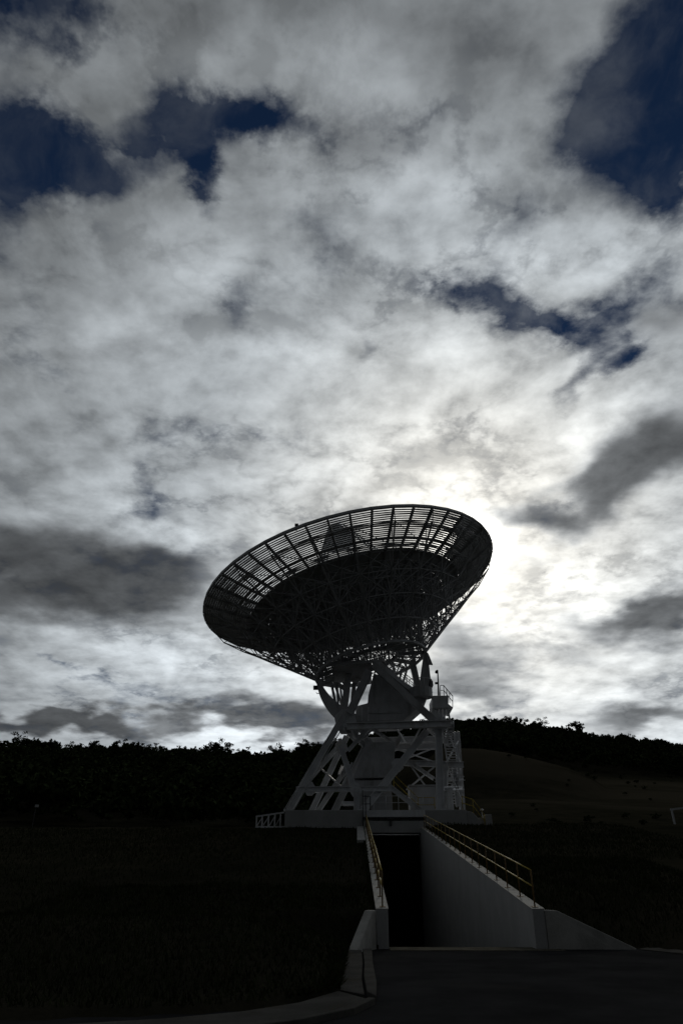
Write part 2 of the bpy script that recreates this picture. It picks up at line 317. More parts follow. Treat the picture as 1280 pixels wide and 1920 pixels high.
def height(x, y):
    x = np.asarray(x, float); y = np.asarray(y, float)
    az = np.arctan2(x, y); r = np.hypot(x, y)
    lawn = wallprof(y)-.10+.27*ss(45, 54, y)*np.where(x < 2.6, ss(.2, -.6, x), ss(4.9, 5.8, x))
    left = np.minimum(lawn, .09+.68*ss(11.2, 20.6, y)+.1222*np.maximum(0, y-YF0))
    left = np.where(y < YF0, np.minimum(left, .09+.30*np.maximum(0, LAWN_X-x)), np.minimum(left, .09+.30*np.maximum(0, LAWN_X-x)+1.2*(y-YF0)))
    left = np.where(((x > LAWN_X) & (y < YF0-.02)) | (y < np.interp(x, LAWN_XS, LAWN_YS)+.05), -.06, left)
    # right of the drive the toe of the bank runs along the wing wall and the pale edge strip
    toe = np.where(x < 6.85, np.clip(.80-(x-4.7)*.385, .0, .8), .05)
    ln = np.where(x > 6.83, 20.75-(x-6.83)*2.0, 20.75)
    ds = (y-ln)/np.where(x > 6.83, 2.24, 1.0)
    right = np.minimum(lawn, toe+.40*np.maximum(ds-.30, 0))
    right = np.where(ds < .30, -.06, right)
    h = np.where(x < (XL+XR)/2, left, right)
    und = .05*np.sin(x*.7+1.3)*np.sin(y*.45)+.03*np.sin(x*1.9+y*1.1)
    h = h + np.where((h > .3) & (np.abs(x-2.6) > 3), und, 0)
    # rising land and wooded ridge behind
    Rr = rdist(az); zr = 1.47+np.interp(az, RA, RE)*Rr-4.0
    t = np.clip((r-88)/(Rr-88), 0, None)
    back = 5.0+(zr-5.0)*np.where(t < 1, t**1.18, 1-.25*np.clip(t-1, 0, 2))
    h = np.where((r > 88) & (y > 0), np.maximum(back, h*0+4.0), h)
    kz = 1.47+np.interp(az, KA, KE)*205
    kn = 4.76+(kz-4.76)*np.exp(-((r-205)/52.0)**2)
    kn = np.where((az > .02) & (az < .36) & (y > 60), kn, -50)
    h = np.maximum(h, kn)
    h = h + np.where(r > 100, .6*np.sin(x*.06)*np.cos(y*.05), 0)
    return h
def grow(a, b, step, k, lim):
    out = list(np.arange(a, b+1e-6, step)); s = step; v = b
    while v < lim: s *= k; v += s; out.append(v)
    s = step; v = a; pre = []
    while v > -lim: s *= k; v -= s; pre.append(v)
    return np.array(pre[::-1]+out)
def build_ground():
    xs = grow(-9, 12, .25, 1.06, 3500); ys = grow(9.5, 26, .25, 1.05, 3500)
    xs = np.unique(np.round(np.concatenate([xs[np.abs(xs-(XL-WT+.04)) > .12], [XL-WT+.04, XR+WT-.04, 6.83, LAWN_X-.01, LAWN_X+.01]]), 3))
    ys = np.unique(np.round(np.concatenate([ys, [YF0-.03, YF0, 69.6]]), 3))
    X, Y = np.meshgrid(xs, ys); Z = height(X, Y)
    nx, ny = len(xs), len(ys)
    v = np.stack([X.ravel(), Y.ravel(), Z.ravel()], 1)
    i, j = np.meshgrid(np.arange(nx-1), np.arange(ny-1))
    xc = ((xs[:-1]+xs[1:])/2)[i]; yc = ((ys[:-1]+ys[1:])/2)[j]
    keep = ~((xc > XL-WT+.03) & (xc < XR+WT-.03) & (yc > 18) & (yc < 69.6))
    a = (j*nx+i)[keep]; f = np.stack([a, a+1, a+nx+1, a+nx], 1)
    me = bpy.data.meshes.new('ground'); me.from_pydata(v.tolist(), [], f.tolist()); me.update()
    me.polygons.foreach_set('use_smooth', [True]*len(me.polygons)); me.materials.append(MAT['lawn_soil'])
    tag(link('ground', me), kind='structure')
build_ground()

# road and drive floor, a slightly uneven sheet at z = 0
def build_road():
    xs = np.linspace(-30, 40, 71); ys = np.linspace(-30, 21, 52)
    X, Y = np.meshgrid(xs, ys); Z = .012*np.sin(X*.9)*np.sin(Y*.6)
    v = np.stack([X.ravel(), Y.ravel(), Z.ravel()], 1).tolist(); n = len(xs); f = []
    for j in range(len(ys)-1):
        for i in range(n-1):
            a = j*n+i; f.append((a, a+1, a+n+1, a+n))
    me = bpy.data.meshes.new('road'); me.from_pydata(v, [], f); me.update(); me.materials.append(MAT['asphalt'])
    me.polygons.foreach_set('use_smooth', [True]*len(f))
    tag(link('road', me), kind='structure')
build_road()
tag(MB().prism([(XL-.02, 20.98, -.4), (XL-.02, 20.98, .004), (XL-.02, 56.2, -2.95), (XL-.02, 56.2, -3.3)], (XR-XL+.04, 0, 0)).build('drive_floor', 'shaded_asphalt'), kind='structure')

# ------------------------------------------------------------------ retaining walls of the sunken drive
def wall_poly(x):
    return [(x, YF0, -.3), (x, YF0, .86), (x, YP, 4.86), (x, YP+.25, 4.5), (x, 60.0, 4.5), (x, 60.0, -3.4), (x, 56.0, -3.4)]
def build_walls():
    for side, x, lab in ((0, XL-WT, 'white concrete retaining wall left of the sunken drive, only its top showing'),
                         (1, XR, 'tall white concrete retaining wall along the right of the sunken drive')):
        root = empty('retaining_wall', (x+WT/2, YF0, 0)); tag(root, lab, 'retaining wall')
        MB().prism(wall_poly(x), (WT, 0, 0)).build('wall_face', 'concrete', root, bevel=.012)
        # coping: thin cap, lightened as if lit, lying on the sloping top, split by joints
        n = 9; c = root
        for i in range(n):
            y0 = YF0+(YP-YF0)*i/n+.006; y1 = YF0+(YP-YF0)*(i+1)/n-.006
            z0 = .862+.1205*(y0-YF0); z1 = .862+.1205*(y1-YF0); t = .022
            MB().prism([(x-.012, y0, z0), (x-.012, y1, z1), (x-.012, y1, z1+t), (x-.012, y0, z0+t)], (WT+.024, 0, 0)).build('coping', 'lit_concrete', root)
    # wing walls
    w = MB().prism([(XR+WT+.01, YF0-.02, -.3), (XR+WT+.01, YF0-.02, .855), (5.05, YF0-.02, .84), (6.86, YF0-.10, .03), (6.86, YF0-.10, -.3)], (0, .26, 0)).build('wing_wall', 'lit_concrete', bevel=.012)
    tag(w, 'low concrete wing wall sloping down to the road on the right', 'wall')
    a = atz(697, 1707, .85); p0 = Vector((XL-WT-.01, YF0-.02, 0)); p1 = Vector((-.02, YF0-1.05, 0)); wd = Vector((-.22, .10, 0))
    m = MB(); q = []
    for p, z in ((p0, .85), (p0.lerp(p1, .15), .84), (p1, .04)): q.append((p, z))
    vs = [Vector((p.x, p.y, -.3)) for p, _ in q]+[Vector((p.x, p.y, z)) for p, z in q]
    vs = vs+[v+wd for v in vs]
    m.add(vs, [(0, 1, 4, 3), (1, 2, 5, 4), (6, 9, 10, 7), (7, 10, 11, 8), (3, 4, 10, 9), (4, 5, 11, 10), (2, 8, 11, 5), (0, 3, 9, 6), (0, 6, 7, 1), (1, 7, 8, 2)])
    tag(m.build('wing_wall', 'lit_concrete', bevel=.010), 'short steep concrete wing wall at the left wall\'s end', 'wall')
    s = MB().prism([(0, 42.0, 3.0), (0, 42.0, 3.52), (0, 53.6, 4.93), (0, 53.6, 3.5)], (XL-WT-.02, 0, 0))
    tag(s.build('concrete_block', 'concrete', bevel=.02), 'low pale concrete block beside the far end of the left wall', 'block')
build_walls()

def railing(x, label, y0, y1, n, base):
    root = empty('handrail', (x, y0, 1.0)); tag(root, label, 'handrail', 'yellow rails on the retaining walls')
    sl = .1205; zt = lambda y: .884+sl*(y-YF0)
    post = MB().tube([(0, 0, 0), (0, 0, .84)], .020, 8).mesh('post', 'shaded_yellow', True)
    plate = MB().box((-.075, -.075, 0), (.075, .075, .014)).mesh('base_plate', 'shaded_yellow')
    for i in range(n):
        y = y0+(y1-y0)*i/(n-1); dx = random.uniform(-.006, .006)
        tilt = Matrix.Rotation(random.uniform(-.012, .012), 4, 'Y')
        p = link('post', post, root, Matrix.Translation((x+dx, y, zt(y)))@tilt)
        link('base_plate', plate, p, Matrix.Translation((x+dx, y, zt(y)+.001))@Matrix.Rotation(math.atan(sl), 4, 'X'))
    for hgt in (.85, .47):
        pts = []
        for i in range(n):
            y = y0+(y1-y0)*i/(n-1); pts.append((x+random.uniform(-.004, .004), y, zt(y)+hgt))
        MB().tube(pts, .018, 8).build('rail', 'yellow_paint', root, True)
railing(XR+.13, 'yellow two-bar handrail on the right retaining wall', 21.05, 52.7, 19, 0)
railing(XL-.13, 'yellow two-bar handrail on the left retaining wall', 21.05, 52.7, 19, 0)

# ------------------------------------------------------------------ kerb at lower left, edge strip at right
def strip(name, a_px, b_px, z0, z1, mat, parent=None, za=None):
    A = [atz(x, y, 0) for x, y in a_px]; B = [atz(x, y, 0) for x, y in b_px]
    n = len(A); vs = []
    for P, z in ((A, z0), (B, z0), (A, z1), (B, z1)):
        vs += [Vector((p.x, p.y, z)) for p in P]
    f = [(0, n, 3*n, 2*n), (n-1, 3*n-1, 4*n-1, 2*n-1)]
    for i in range(n-1):
        f += [(2*n+i, 2*n+i+1, 3*n+i+1, 3*n+i), (i, 2*n+i, 2*n+i+1, i+1)[::-1], (n+i, n+i+1, 3*n+i+1, 3*n+i)]
    return MB().add(vs, f).build(name, mat, parent, bevel=.008)
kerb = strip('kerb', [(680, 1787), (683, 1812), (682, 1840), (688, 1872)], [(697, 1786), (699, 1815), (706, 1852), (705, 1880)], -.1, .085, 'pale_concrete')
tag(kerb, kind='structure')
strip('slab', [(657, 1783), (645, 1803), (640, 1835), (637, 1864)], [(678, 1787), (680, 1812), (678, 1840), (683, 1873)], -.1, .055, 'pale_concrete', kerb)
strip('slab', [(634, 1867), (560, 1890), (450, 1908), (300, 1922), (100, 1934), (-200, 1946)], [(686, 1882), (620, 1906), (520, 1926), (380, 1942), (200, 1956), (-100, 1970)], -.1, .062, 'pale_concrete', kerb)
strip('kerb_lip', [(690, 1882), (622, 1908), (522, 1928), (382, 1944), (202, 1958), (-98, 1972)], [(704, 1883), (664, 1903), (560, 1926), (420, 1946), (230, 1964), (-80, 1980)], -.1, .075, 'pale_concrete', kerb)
es = MB(); L = [(6.90, 20.68), (7.50, 19.45), (8.6, 17.3), (10.2, 14.6), (12.6, 11.4)]
vs = [(x, y, .02) for x, y in L]+[(x+.62, y+.22, .075) for x, y in L]
n = len(L); es.add(vs, [(i, i+1, n+i+1, n+i) for i in range(n-1)])
es.v += [(x, y, z-.1) for x, y, z in vs]; es.f += [(i, 2*n+i, 2*n+i+1, i+1) for i in range(n-1)]
tag(es.build('edge_strip', 'pale_concrete'), kind='structure')
ap = MB().box((XL+.02, 20.3, -.1), (XR+.6, 21.3, .012)).build('drive_sill', 'sill'); tag(ap, kind='structure')

# ------------------------------------------------------------------ antenna foundation and portal
def build_foundation():
    root = empty('antenna_foundation', (1.4, 60, 4.8)); tag(root, 'pale concrete foundation the dish tower stands on, over the tunnel mouth', 'foundation')
    z1 = 6.05
    MB().box((-5.1, 54.55, 4.3), (XL-WT-.06, 66.5, z1)).build('plinth', 'concrete', root, bevel=.03)
    MB().box((XR+WT+.06, 54.55, 4.3), (7.75, 66.5, z1)).build('plinth', 'concrete', root, bevel=.03)
    MB().box((XL-WT-.06+.004, 55.0, 4.52), (XR+WT+.06-.004, 66.4, z1-.012)).build('deck_slab', 'concrete', root)
    MB().box((XL-WT-.05, 54.3, 4.55), (XR+WT+.05, 54.98, 5.32)).build('lintel', 'concrete', root, bevel=.02)
    MB().box((XL-WT-.05, 54.15, 5.55), (XR+WT+.05, 54.98, 6.0)).build('lintel', 'white_steel', root, bevel=.02)
    m = MB()
    for x in np.linspace(XL, XR, 6): m.box((x-.05, 54.5, 5.32), (x+.05, 54.9, 5.55))
    m.build('spacer', 'dark_steel', root)
    b = MB()
    b.bar((2.35, 54.25, 5.0), (2.35, 54.25, 5.5), .16); b.box((2.15, 54.05, 5.42), (2.55, 54.29, 5.5))
    b.build('bracket', 'dark_steel', root)
    # sloping apron at the right
    MB().prism([(7.77, 54.7, 4.5), (7.77, 54.7, 6.0), (8.2, 54.7, 5.9), (9.0, 54.7, 5.0), (9.0, 54.7, 4.5)], (0, 6, 0)).build('apron', 'concrete', root, bevel=.03)
    # tunnel end: slatted black panel added so the mouth stays dark
    door = MB().box((XL-.02, 55.7, -3.1), (XR+.02, 55.8, 4.49)).build('blackout_panel', 'tunnel_black', root)  # no real door: added panel that keeps the mouth dark
    sl = MB().box((XL+.02, 55.64, 0), (XR-.02, 55.698, .13)).mesh('blackout_slat', 'tunnel_black')
    for k in range(49): link('blackout_slat', sl, door, Matrix.Translation((0, 0, -2.8+k*.147)))
build_foundation()
def end_platform():
    root = empty('side_platform', (-6.2, 55.2, 4.9)); tag(root, 'small white railed platform at the left end of the foundation', 'platform')
    MB().box((-7.2, 54.9, 4.55), (-5.14, 57, 5.03)).build('deck', 'white_steel', root, bevel=.02)
    for x in (-7.15, -6.75, -6.3, -5.85, -5.45):
        MB().bar((x, 54.96, 5.03), (x, 54.96, 5.62+.12*(x+7.15)), .09).build('post', 'white_steel', root)
    MB().bar((-7.2, 54.96, 5.66), (-5.2, 54.96, 5.93), .10).build('rail', 'white_steel', root)
    for i in range(4):
        x = -7.1+i*.45; MB().bar((x, 54.96, 5.08), (x+.36, 54.96, 5.6+.05*i), .05).build('brace', 'white_steel', root)
end_platform()
def right_block():
    root = empty('concrete_block', (9.2, 55, 4.9)); tag(root, 'small white block with a lamp post at the right end of the foundation', 'block')
    MB().box((9.05, 54.6, 4.5), (9.5, 56, 5.75)).build('body', 'concrete', root, bevel=.03)
    MB().box((8.6, 54.8, 4.5), (9.03, 56, 5.55)).build('body', 'concrete', root, bevel=.03)
    MB().tube([(8.92, 55.1, 5.55), (8.92, 55.1, 6.05)], .035, 8).build('lamp_post', 'white_steel', root)
    MB().tube([(8.92, 55.1, 6.05), (8.92, 55.1, 6.09), (8.92, 55.1, 6.16)], [.13, .15, .06], 10).build('lamp_head', 'white_steel', root)
right_block()
def step_rail(name, pts, label, h=.9):
    root = empty(name, pts[0]); tag(root, label, 'handrail')
    P = [Vector(p) for p in pts]
    for hh in (h, h*.5):
        MB().tube([p+Vector((0, 0, hh)) for p in P], .03, 6).build('rail', 'yellow_paint', root, True)
    for a, b in zip(P[:-1], P[1:]):
        k = max(1, int((b-a).length/1.4))
        for i in range(k): p = a.lerp(b, i/k); MB().tube([p, p+Vector((0, 0, h))], .03, 6).build('post', 'yellow_paint', root, True)
    p = P[-1]; MB().tube([p, p+Vector((0, 0, h))], .03, 6).build('post', 'yellow_paint', root, True)
step_rail('handrail', [(7.5, 54.62, 6.05), (8.25, 54.66, 5.85), (8.95, 54.5, 4.85)], 'yellow handrail down the sloping right apron of the foundation')
def gate():
    root = empty('access_gate', (XL-.3, 54, 4.9)); tag(root, 'thin dark gate posts where the left handrail meets the foundation', 'gate')
    for x, z in ((.42, 7.3), (.62, 7.0), (.95, 6.9)):
        MB().tube([(x, 54.02, 4.87 if x < .76 else 5.99), (x, 54.02, z)], .035, 6).build('post', 'dark_steel', root, True)
    MB().tube([(.42, 54.02, 6.9), (.95, 54.02, 6.9)], .025, 6).build('rail', 'dark_steel', root, True)
    MB().tube([(.42, 54.02, 6.4), (.95, 54.02, 6.4)], .025, 6).build('rail', 'dark_steel', root, True)
gate()
def edge_rail():
    root = empty('guard_rail', (2.6, 54.3, 6)); tag(root, 'thin grey guard rail on the lintel over the tunnel mouth', 'guard rail')
    for x in np.linspace(1.2, 4.7, 5): MB().tube([(x, 54.3, 6.0), (x, 54.3, 6.95)], .022, 6).build('post', 'white_steel', root, True)
    for z in (6.95, 6.5): MB().tube([(1.2, 54.3, z), (4.7, 54.3, z)], .02, 6).build('rail', 'white_steel', root, True)
edge_rail()

# ------------------------------------------------------------------ the dish antenna
ANT = empty('dish_antenna', (2.6, 60, 6.05))
tag(ANT, 'huge white radio dish antenna tilted left on a steel lattice tower', 'radio antenna')
DC = Vector((-.352, 59.55, 24.82)); DA = Vector((-.2288, .0696, .9710)).normalized()
ex_ = Vector((1, 0, 0)); ex_ = (ex_-DA*ex_.dot(DA)).normalized(); ey_ = DA.cross(ex_)
DM = Matrix((ex_, ey_, DA)).transposed().to_4x4(); DM.translation = DC
RD, FD = 13.0, 12.4
def zs(r): return -(RD*RD-r*r)/(4*FD)
NR = 48; DPH = 2*math.pi/NR
def rp(r, ph, z): return Vector((r*math.cos(ph), r*math.sin(ph), z))
def rotz(i, n=NR): return DM@Matrix.Rotation(2*math.pi*i/n, 4, 'Z')
# local azimuth of the side turned to the camera
near = (DM.inverted()@EYE); PH0 = math.atan2(near.y, near.x)
def build_reflector():
    # rim hoop carries the panels
    m = MB()
    for i in range(NR):
        a, b = i*DPH, (i+1)*DPH
        m.bar(rp(13.0, a, .02), rp(13.0, b, .02), .10, .20); m.bar(rp(12.6, a, zs(12.6)-.25), rp(12.6, b, zs(12.6)-.22), .06, .09)
        for r in (11.7, 10.6, 9.45): m.bar(rp(r, a, zs(r)-.16), rp(r, b, zs(r)-.16), .055, .12)
    refl = m.build('reflector', 'reflector_sheet', ANT, mw=DM)
    # radial ribs under the panels
    m = MB(); rs = np.linspace(1.2, 13, 11)
    for a, b in zip(rs[:-1], rs[1:]): m.bar(rp(a, 0, zs(a)-.13), rp(b, 0, zs(b)-.13), .15, .20)
    rib = m.mesh('rib', 'dimmed_steel')
    for i in range(NR): link('rib', rib, refl, rotz(i))
    # solid panels, ring by ring, with open joints
    rings = [(1.2, 2.9, 24), (2.9, 4.5, 24), (4.5, 6.1, 24), (6.1, 7.8, 48), (7.8, 9.42, 48)]
    for r0, r1, n in rings:
        m = MB(); g = .011; k = 4; w = 2*math.pi/n; R_ = np.linspace(r0+g, r1-g, 3); top = []
        vs = []; 
        for t in (0, -.035):
            for r in R_:
                for j in range(k+1):
                    ph = -w/2+w*j/k; e = .012/r
                    ph = max(-w/2+e, min(w/2-e, ph)); vs.append(rp(r, ph, zs(r)+t))
        nn = (k+1); L = 3*nn; f = []
        for i in range(2):
            for j in range(k):
                a = i*nn+j; f += [(a, a+1, a+nn+1, a+nn), (L+a+nn, L+a+nn+1, L+a+1, L+a)]
        for j in range(k): f += [(j, L+j, L+j+1, j+1), (2*nn+j+1, L+2*nn+j+1, L+2*nn+j, 2*nn+j)]
        for i in range(2): f += [(i*nn, (i+1)*nn, L+(i+1)*nn, L+i*nn), (i*nn+k, L+i*nn+k, L+(i+1)*nn+k, (i+1)*nn+k)]
        m.add(vs, f); me = m.mesh('panel', 'reflector_sheet')
        for i in range(n): link('panel', me, refl, DM@Matrix.Rotation(w*(i+.5), 4, 'Z'))
    MB().tube([(0, 0, zs(0)-.1), (0, 0, zs(0)+.05)], 1.19, 24).build('centre_plate', 'reflector_sheet', refl, mw=DM)
    # slatted outer band: the 300 slats nearest the camera one by one, the rest as one part
    NS = 21; rows = np.linspace(9.485, 12.88, NS)
    def slat(m, r, ph):
        a = rp(r, ph+.006, zs(r)); b = rp(r, ph+DPH-.006, zs(r)); sl = r/(2*FD)
        u = Vector((math.cos(ph+DPH/2), math.sin(ph+DPH/2), sl)).normalized(); nrm = (b-a).cross(u).normalized()
        w = .060
        if nrm.z < 0: nrm = -nrm
        sh = (nrm-u*.62)*-.19
        vs = [p+u*x*w+sh*y for p in (a, b) for x, y in ((-1, 0), (1, 0), (1, 1), (-1, 1))]
        m.add(vs, [(0, 1, 2, 3), (7, 6, 5, 4), (0, 4, 5, 1), (1, 5, 6, 2), (2, 6, 7, 3), (3, 7, 4, 0)])
    order = sorted(range(NR), key=lambda i: abs((((i+.5)*DPH-PH0+math.pi) % (2*math.pi))-math.pi))
    nearp = order[:14]
    sm = []
    for r in rows:
        m = MB(); slat(m, r, 0); sm.append(m.mesh('slat', 'reflector_sheet'))
    for i in nearp:
        for me in sm: link('slat', me, refl, rotz(i))
    m = MB()
    for i in order[14:]:
        for r in rows: slat(m, r, i*DPH)
    o = m.build('slat', 'reflector_sheet', refl, mw=DM); o['kind'] = 'stuff'
    # lamp on the rim
    return refl
REFL = build_reflector()

def build_backing():
    hub = MB()
    ZH = -7.3; RH = 4.7
    for k in range(24):
        a, b = 2*math.pi*k/24, 2*math.pi*(k+1)/24
        hub.bar(rp(RH, a, ZH), rp(RH, b, ZH), .18, .22)
        hub.bar(rp(2.4, a, ZH+.4), rp(2.4, b, ZH+.4), .22, .30)
        if k % 2 == 0: hub.bar(rp(2.4, a, ZH+.4), rp(RH, a, ZH), .20, .30)
    back = hub.build('backing_frame', 'dimmed_steel', ANT, mw=DM)
    br = [12.55, 11.0, 9.5, 7.9, 6.3, 4.7]
    bz = [-1.05, -2.22, -3.45, -4.7, -6.0, -7.3]
    tr = [13.0, 11.7, 10.2, 8.7, 7.1, 5.5, 3.6]
    tn = [rp(r, 0, zs(r)-.3) for r in tr]; bn = [rp(r, 0, z) for r, z in zip(br, bz)]
    m = MB()
    for a, b in zip(tn[:-1], tn[1:]): m.bar(a, b, .07)
    for a, b in zip(bn[:-1], bn[1:]): m.bar(a, b, .095)
    for i, b in enumerate(bn):
        w_ = .045 if i < 3 else .065
        m.bar(b, tn[i], w_); m.bar(b, tn[i+1], w_)
        if i > 2: m.bar((b+tn[i])/2, (b+tn[i+1])/2, .05)
    m.bar(bn[-1], rp(2.4, 0, ZH+.4), .12); m.bar(rp(2.4, 0, ZH+.4), tn[-1], .09)
    rib = m.mesh('truss_rib', 'dimmed_steel')
    N = 24; w = 2*math.pi/N
    for i in range(N): link('truss_rib', rib, back, DM@Matrix.Rotation(w*i, 4, 'Z'))
    # bracing of one bay between two ribs
    m = MB(); tw = Matrix.Rotation(w, 4, 'Z'); hw = Matrix.Rotation(w/2, 4, 'Z')
    for i in range(len(bn)):
        m.bar(bn[i], tw@bn[i], .055 if i < 3 else .08)
        if i < len(bn)-1:
            m.bar(bn[i], tw@bn[i+1], .04 if i < 3 else .055)
        if i > 1: m.bar(bn[i], tw@tn[i], .045)
        if i > 1: m.bar(tw@bn[i], tn[i+1], .05)
        if i > 2: m.bar(bn[i], hw@tn[i], .07); m.bar(tw@bn[i], hw@tn[i+1], .07); m.bar(tw@bn[i-1], bn[i], .07); m.bar(hw@tn[i], (bn[i]+(tw@bn[i]))/2, .06); m.bar(bn[i]*.7+tn[i]*.3, tw@(bn[i]*.3+tn[i]*.7), .06); m.bar(bn[i]*.5+tn[i]*.5, tw@(bn[i]*.5+tn[i]*.5), .06)
        m.bar(tn[i], tw@tn[i], .045)
    bay = m.mesh('bay_brace', 'dimmed_steel')
    for i in range(N): link('bay_brace', bay, back, DM@Matrix.Rotation(w*i, 4, 'Z'))
    return back
BACK = build_backing()

def build_feed():
    m = MB()
    hubz = 5.9
    m.tube([(0, 0, hubz-1.3), (0, 0, hubz-.9), (0, 0, hubz), (0, 0, hubz+.6)], [1.5, 1.45, .9, .7], 20)
    feed = m.build('subreflector', 'white_steel', ANT, smooth=False, mw=DM)
    for k in range(4):
        ph = math.pi/4+k*math.pi/2+.25
        m = MB(); a = rp(6.2, ph, zs(6.2)+.05); b = rp(.9, ph, hubz+.1)
        t = rp(.22, ph+math.pi/2, 0); up = Vector((0, 0, .45))
        for s in (-1, 1): m.bar(a+t*s, b+t*s*.6, .09)
        m.bar(a+up*1.6, b+up, .09)
        for j in range(12):
            f0, f1 = j/12, (j+1)/12
            p = a.lerp(b, f0); q = a.lerp(b, f1)
            m.bar(p+t, q-t, .05); m.bar(p-t, (a+up*1.6).lerp(b+up, f1), .05); m.bar(p+t, (a+up*1.6).lerp(b+up, f1), .05)
        m.build('feed_leg', 'white_steel', feed, mw=DM)
    MB().tube([(0, 0, zs(0)), (0, 0, zs(0)+1.2), (0, 0, zs(0)+4.0)], [1.1, 1.0, .55], 16).build('feed_cone', 'white_steel', feed, mw=DM)
    p = at(556, 987, DC.y-12.3)
    lm = MB(); lm.tube([p+Vector((0, 0, -.35)), p], .045, 6); lm.box(p+Vector((-.13, -.13, 0)), p+Vector((.13, .13, .18)))
    lm.build('rim_lamp', 'dark_steel', ANT)
build_feed()

YF, YR = 56.0, 62.5
def beam(name, a, b, w, h=None, parent=ANT, mat='white_steel', i=False):
    m = MB(); p, q = at(*a), at(*b)
    (m.ibeam if i else m.bar)(p, q, w, h or w)
    return m.build(name, mat, parent, bevel=0)
def foot(p, q, z=6.05):
    """prolong the line q -> p down to height z"""
    p = Vector(p); q = Vector(q); d = p-q; return q+d*((z-q.z)/d.z)
def leg(name, a, b, w, parent=ANT):
    p, q = at(*a), at(*b); p = foot(p, q)
    o = MB().ibeam(p, q, w).build(name, 'white_steel', parent)
    MB().box((p.x-w*.8, p.y-w*.8, 6.03), (p.x+w*.8, p.y+w*.8, 6.13)).build('foot_plate', 'white_steel', o)
    return o
def build_tower():
    tower = MB()
    # top frame of the tower
    A = at(650, 1362, YF); B = at(845, 1357, YF); C = Vector((B.x+.5, YR, B.z)); D = Vector((A.x+.9, YR, A.z))
    for p, q in ((A, B), (B, C), (C, D), (D, A)): tower.ibeam(p, q, .5)
    t = tower.build('tower_frame', 'white_steel', ANT)
    leg('leg', (541, 1521, 55.2), (648, 1335, 57.6), .44, t)
    leg('leg', (584, 1521, 63.5), (650, 1380, 62.3), .46, t)
    leg('leg', (627, 1521, 60), (692, 1385, 60), .52, t)
    leg('leg', (825, 1517, 55.1), (821, 1345, 57), .50, t)
    leg('leg', (866, 1510, 63.2), (856, 1372, 62), .44, t)
    leg('leg', (688, 1510, 55.3), (800, 1370, 58), .52, t)
    for a, b, w in [((578, 1463, 56.0), (636, 1398, 61), .34), ((596, 1521, 62), (655, 1433, 57), .36), ((638, 1398, 57), (663, 1476, 55.6), .40),
                    ((555, 1480, 55.8), (732, 1479, 55.6), .36), ((642, 1507, 59), (668, 1507, 57), .3), ((753, 1376, 60), (700, 1476, 60), .34),
                    ((738, 1401, 61), (816, 1399, 61), .5), ((748, 1430, 58), (868, 1434, 58.5), .42), ((729, 1474, 56.4), (787, 1519, 56.4), .34),
                    ((775, 1434, 58), (812, 1460, 59), .26), ((834, 1432, 58), (830, 1518, 57.6), .40), ((850, 1436, 60), (858, 1512, 61), .34),
                    ((816, 1462, 58), (868, 1460, 61), .30), ((655, 1362, 57), (692, 1412, 61), .34), ((690, 1366, 57), (652, 1408, 57), .28),
                    ((700, 1368, 58), (738, 1394, 60), .26), ((800, 1366, 58), (842, 1398, 61), .26), ((560, 1480, 56), (596, 1484, 63), .26),
                    ((636, 1452, 57.5), (642, 1437, 60), .22), ((668, 1478, 55.2), (668, 1534, 55.2), .40), ((830, 1480, 56), (866, 1478, 62), .28)]:
        beam('brace', a, b, w, None, t, i=True)
    # light lattice between the main members
    for a, b in [((770, 1436, 58.2), (816, 1500, 58.2)), ((816, 1436, 58.4), (772, 1472, 58.8)), ((745, 1405, 60.6), (812, 1428, 60.2)), ((812, 1403, 60.4), (748, 1428, 60.0)),
                 ((668, 1366, 56.4), (700, 1392, 59)), ((740, 1362, 57), (760, 1392, 60)), ((790, 1362, 57), (770, 1396, 60)), ((835, 1360, 58), (862, 1430, 61)), ((858, 1390, 61), (836, 1430, 58)),
                 ((838, 1436, 58), (864, 1500, 61)), ((862, 1440, 61), (834, 1500, 58)), ((600, 1440, 58), (641, 1476, 57)), ((660, 1430, 57), (640, 1476, 58)), ((700, 1366, 56.4), (672, 1392, 58))]:
        beam('lattice_bar', a, b, .11, None, t)
    for dx in (-.34, .34):
        p, q = at(541, 1521, 55.0), at(646, 1345, 57.2); p = foot(p, q); MB().tube([p+Vector((dx, -.25, 0)), q+Vector((dx, -.25, 0))], .035, 6).build('conduit', 'dimmed_steel', t)
    # gusset plates where legs meet
    for (x, y, Y, r) in ((648, 1352, 57.3, 1.0), (640, 1400, 58, .55), (821, 1356, 57.2, .8), (580, 1478, 55.7, .5), (666, 1480, 55.5, .5), (745, 1434, 57, .5)):
        c = at(x, y, Y); n = 8
        pl = [c+Vector((math.cos(2*math.pi*k/n+.39)*r*(1 if k % 2 else .8), 0, math.sin(2*math.pi*k/n+.39)*r)) for k in range(n)]
        MB().prism(pl, (0, .5, 0)).build('gusset', 'white_steel', t)
    return t
TOWER = build_tower()

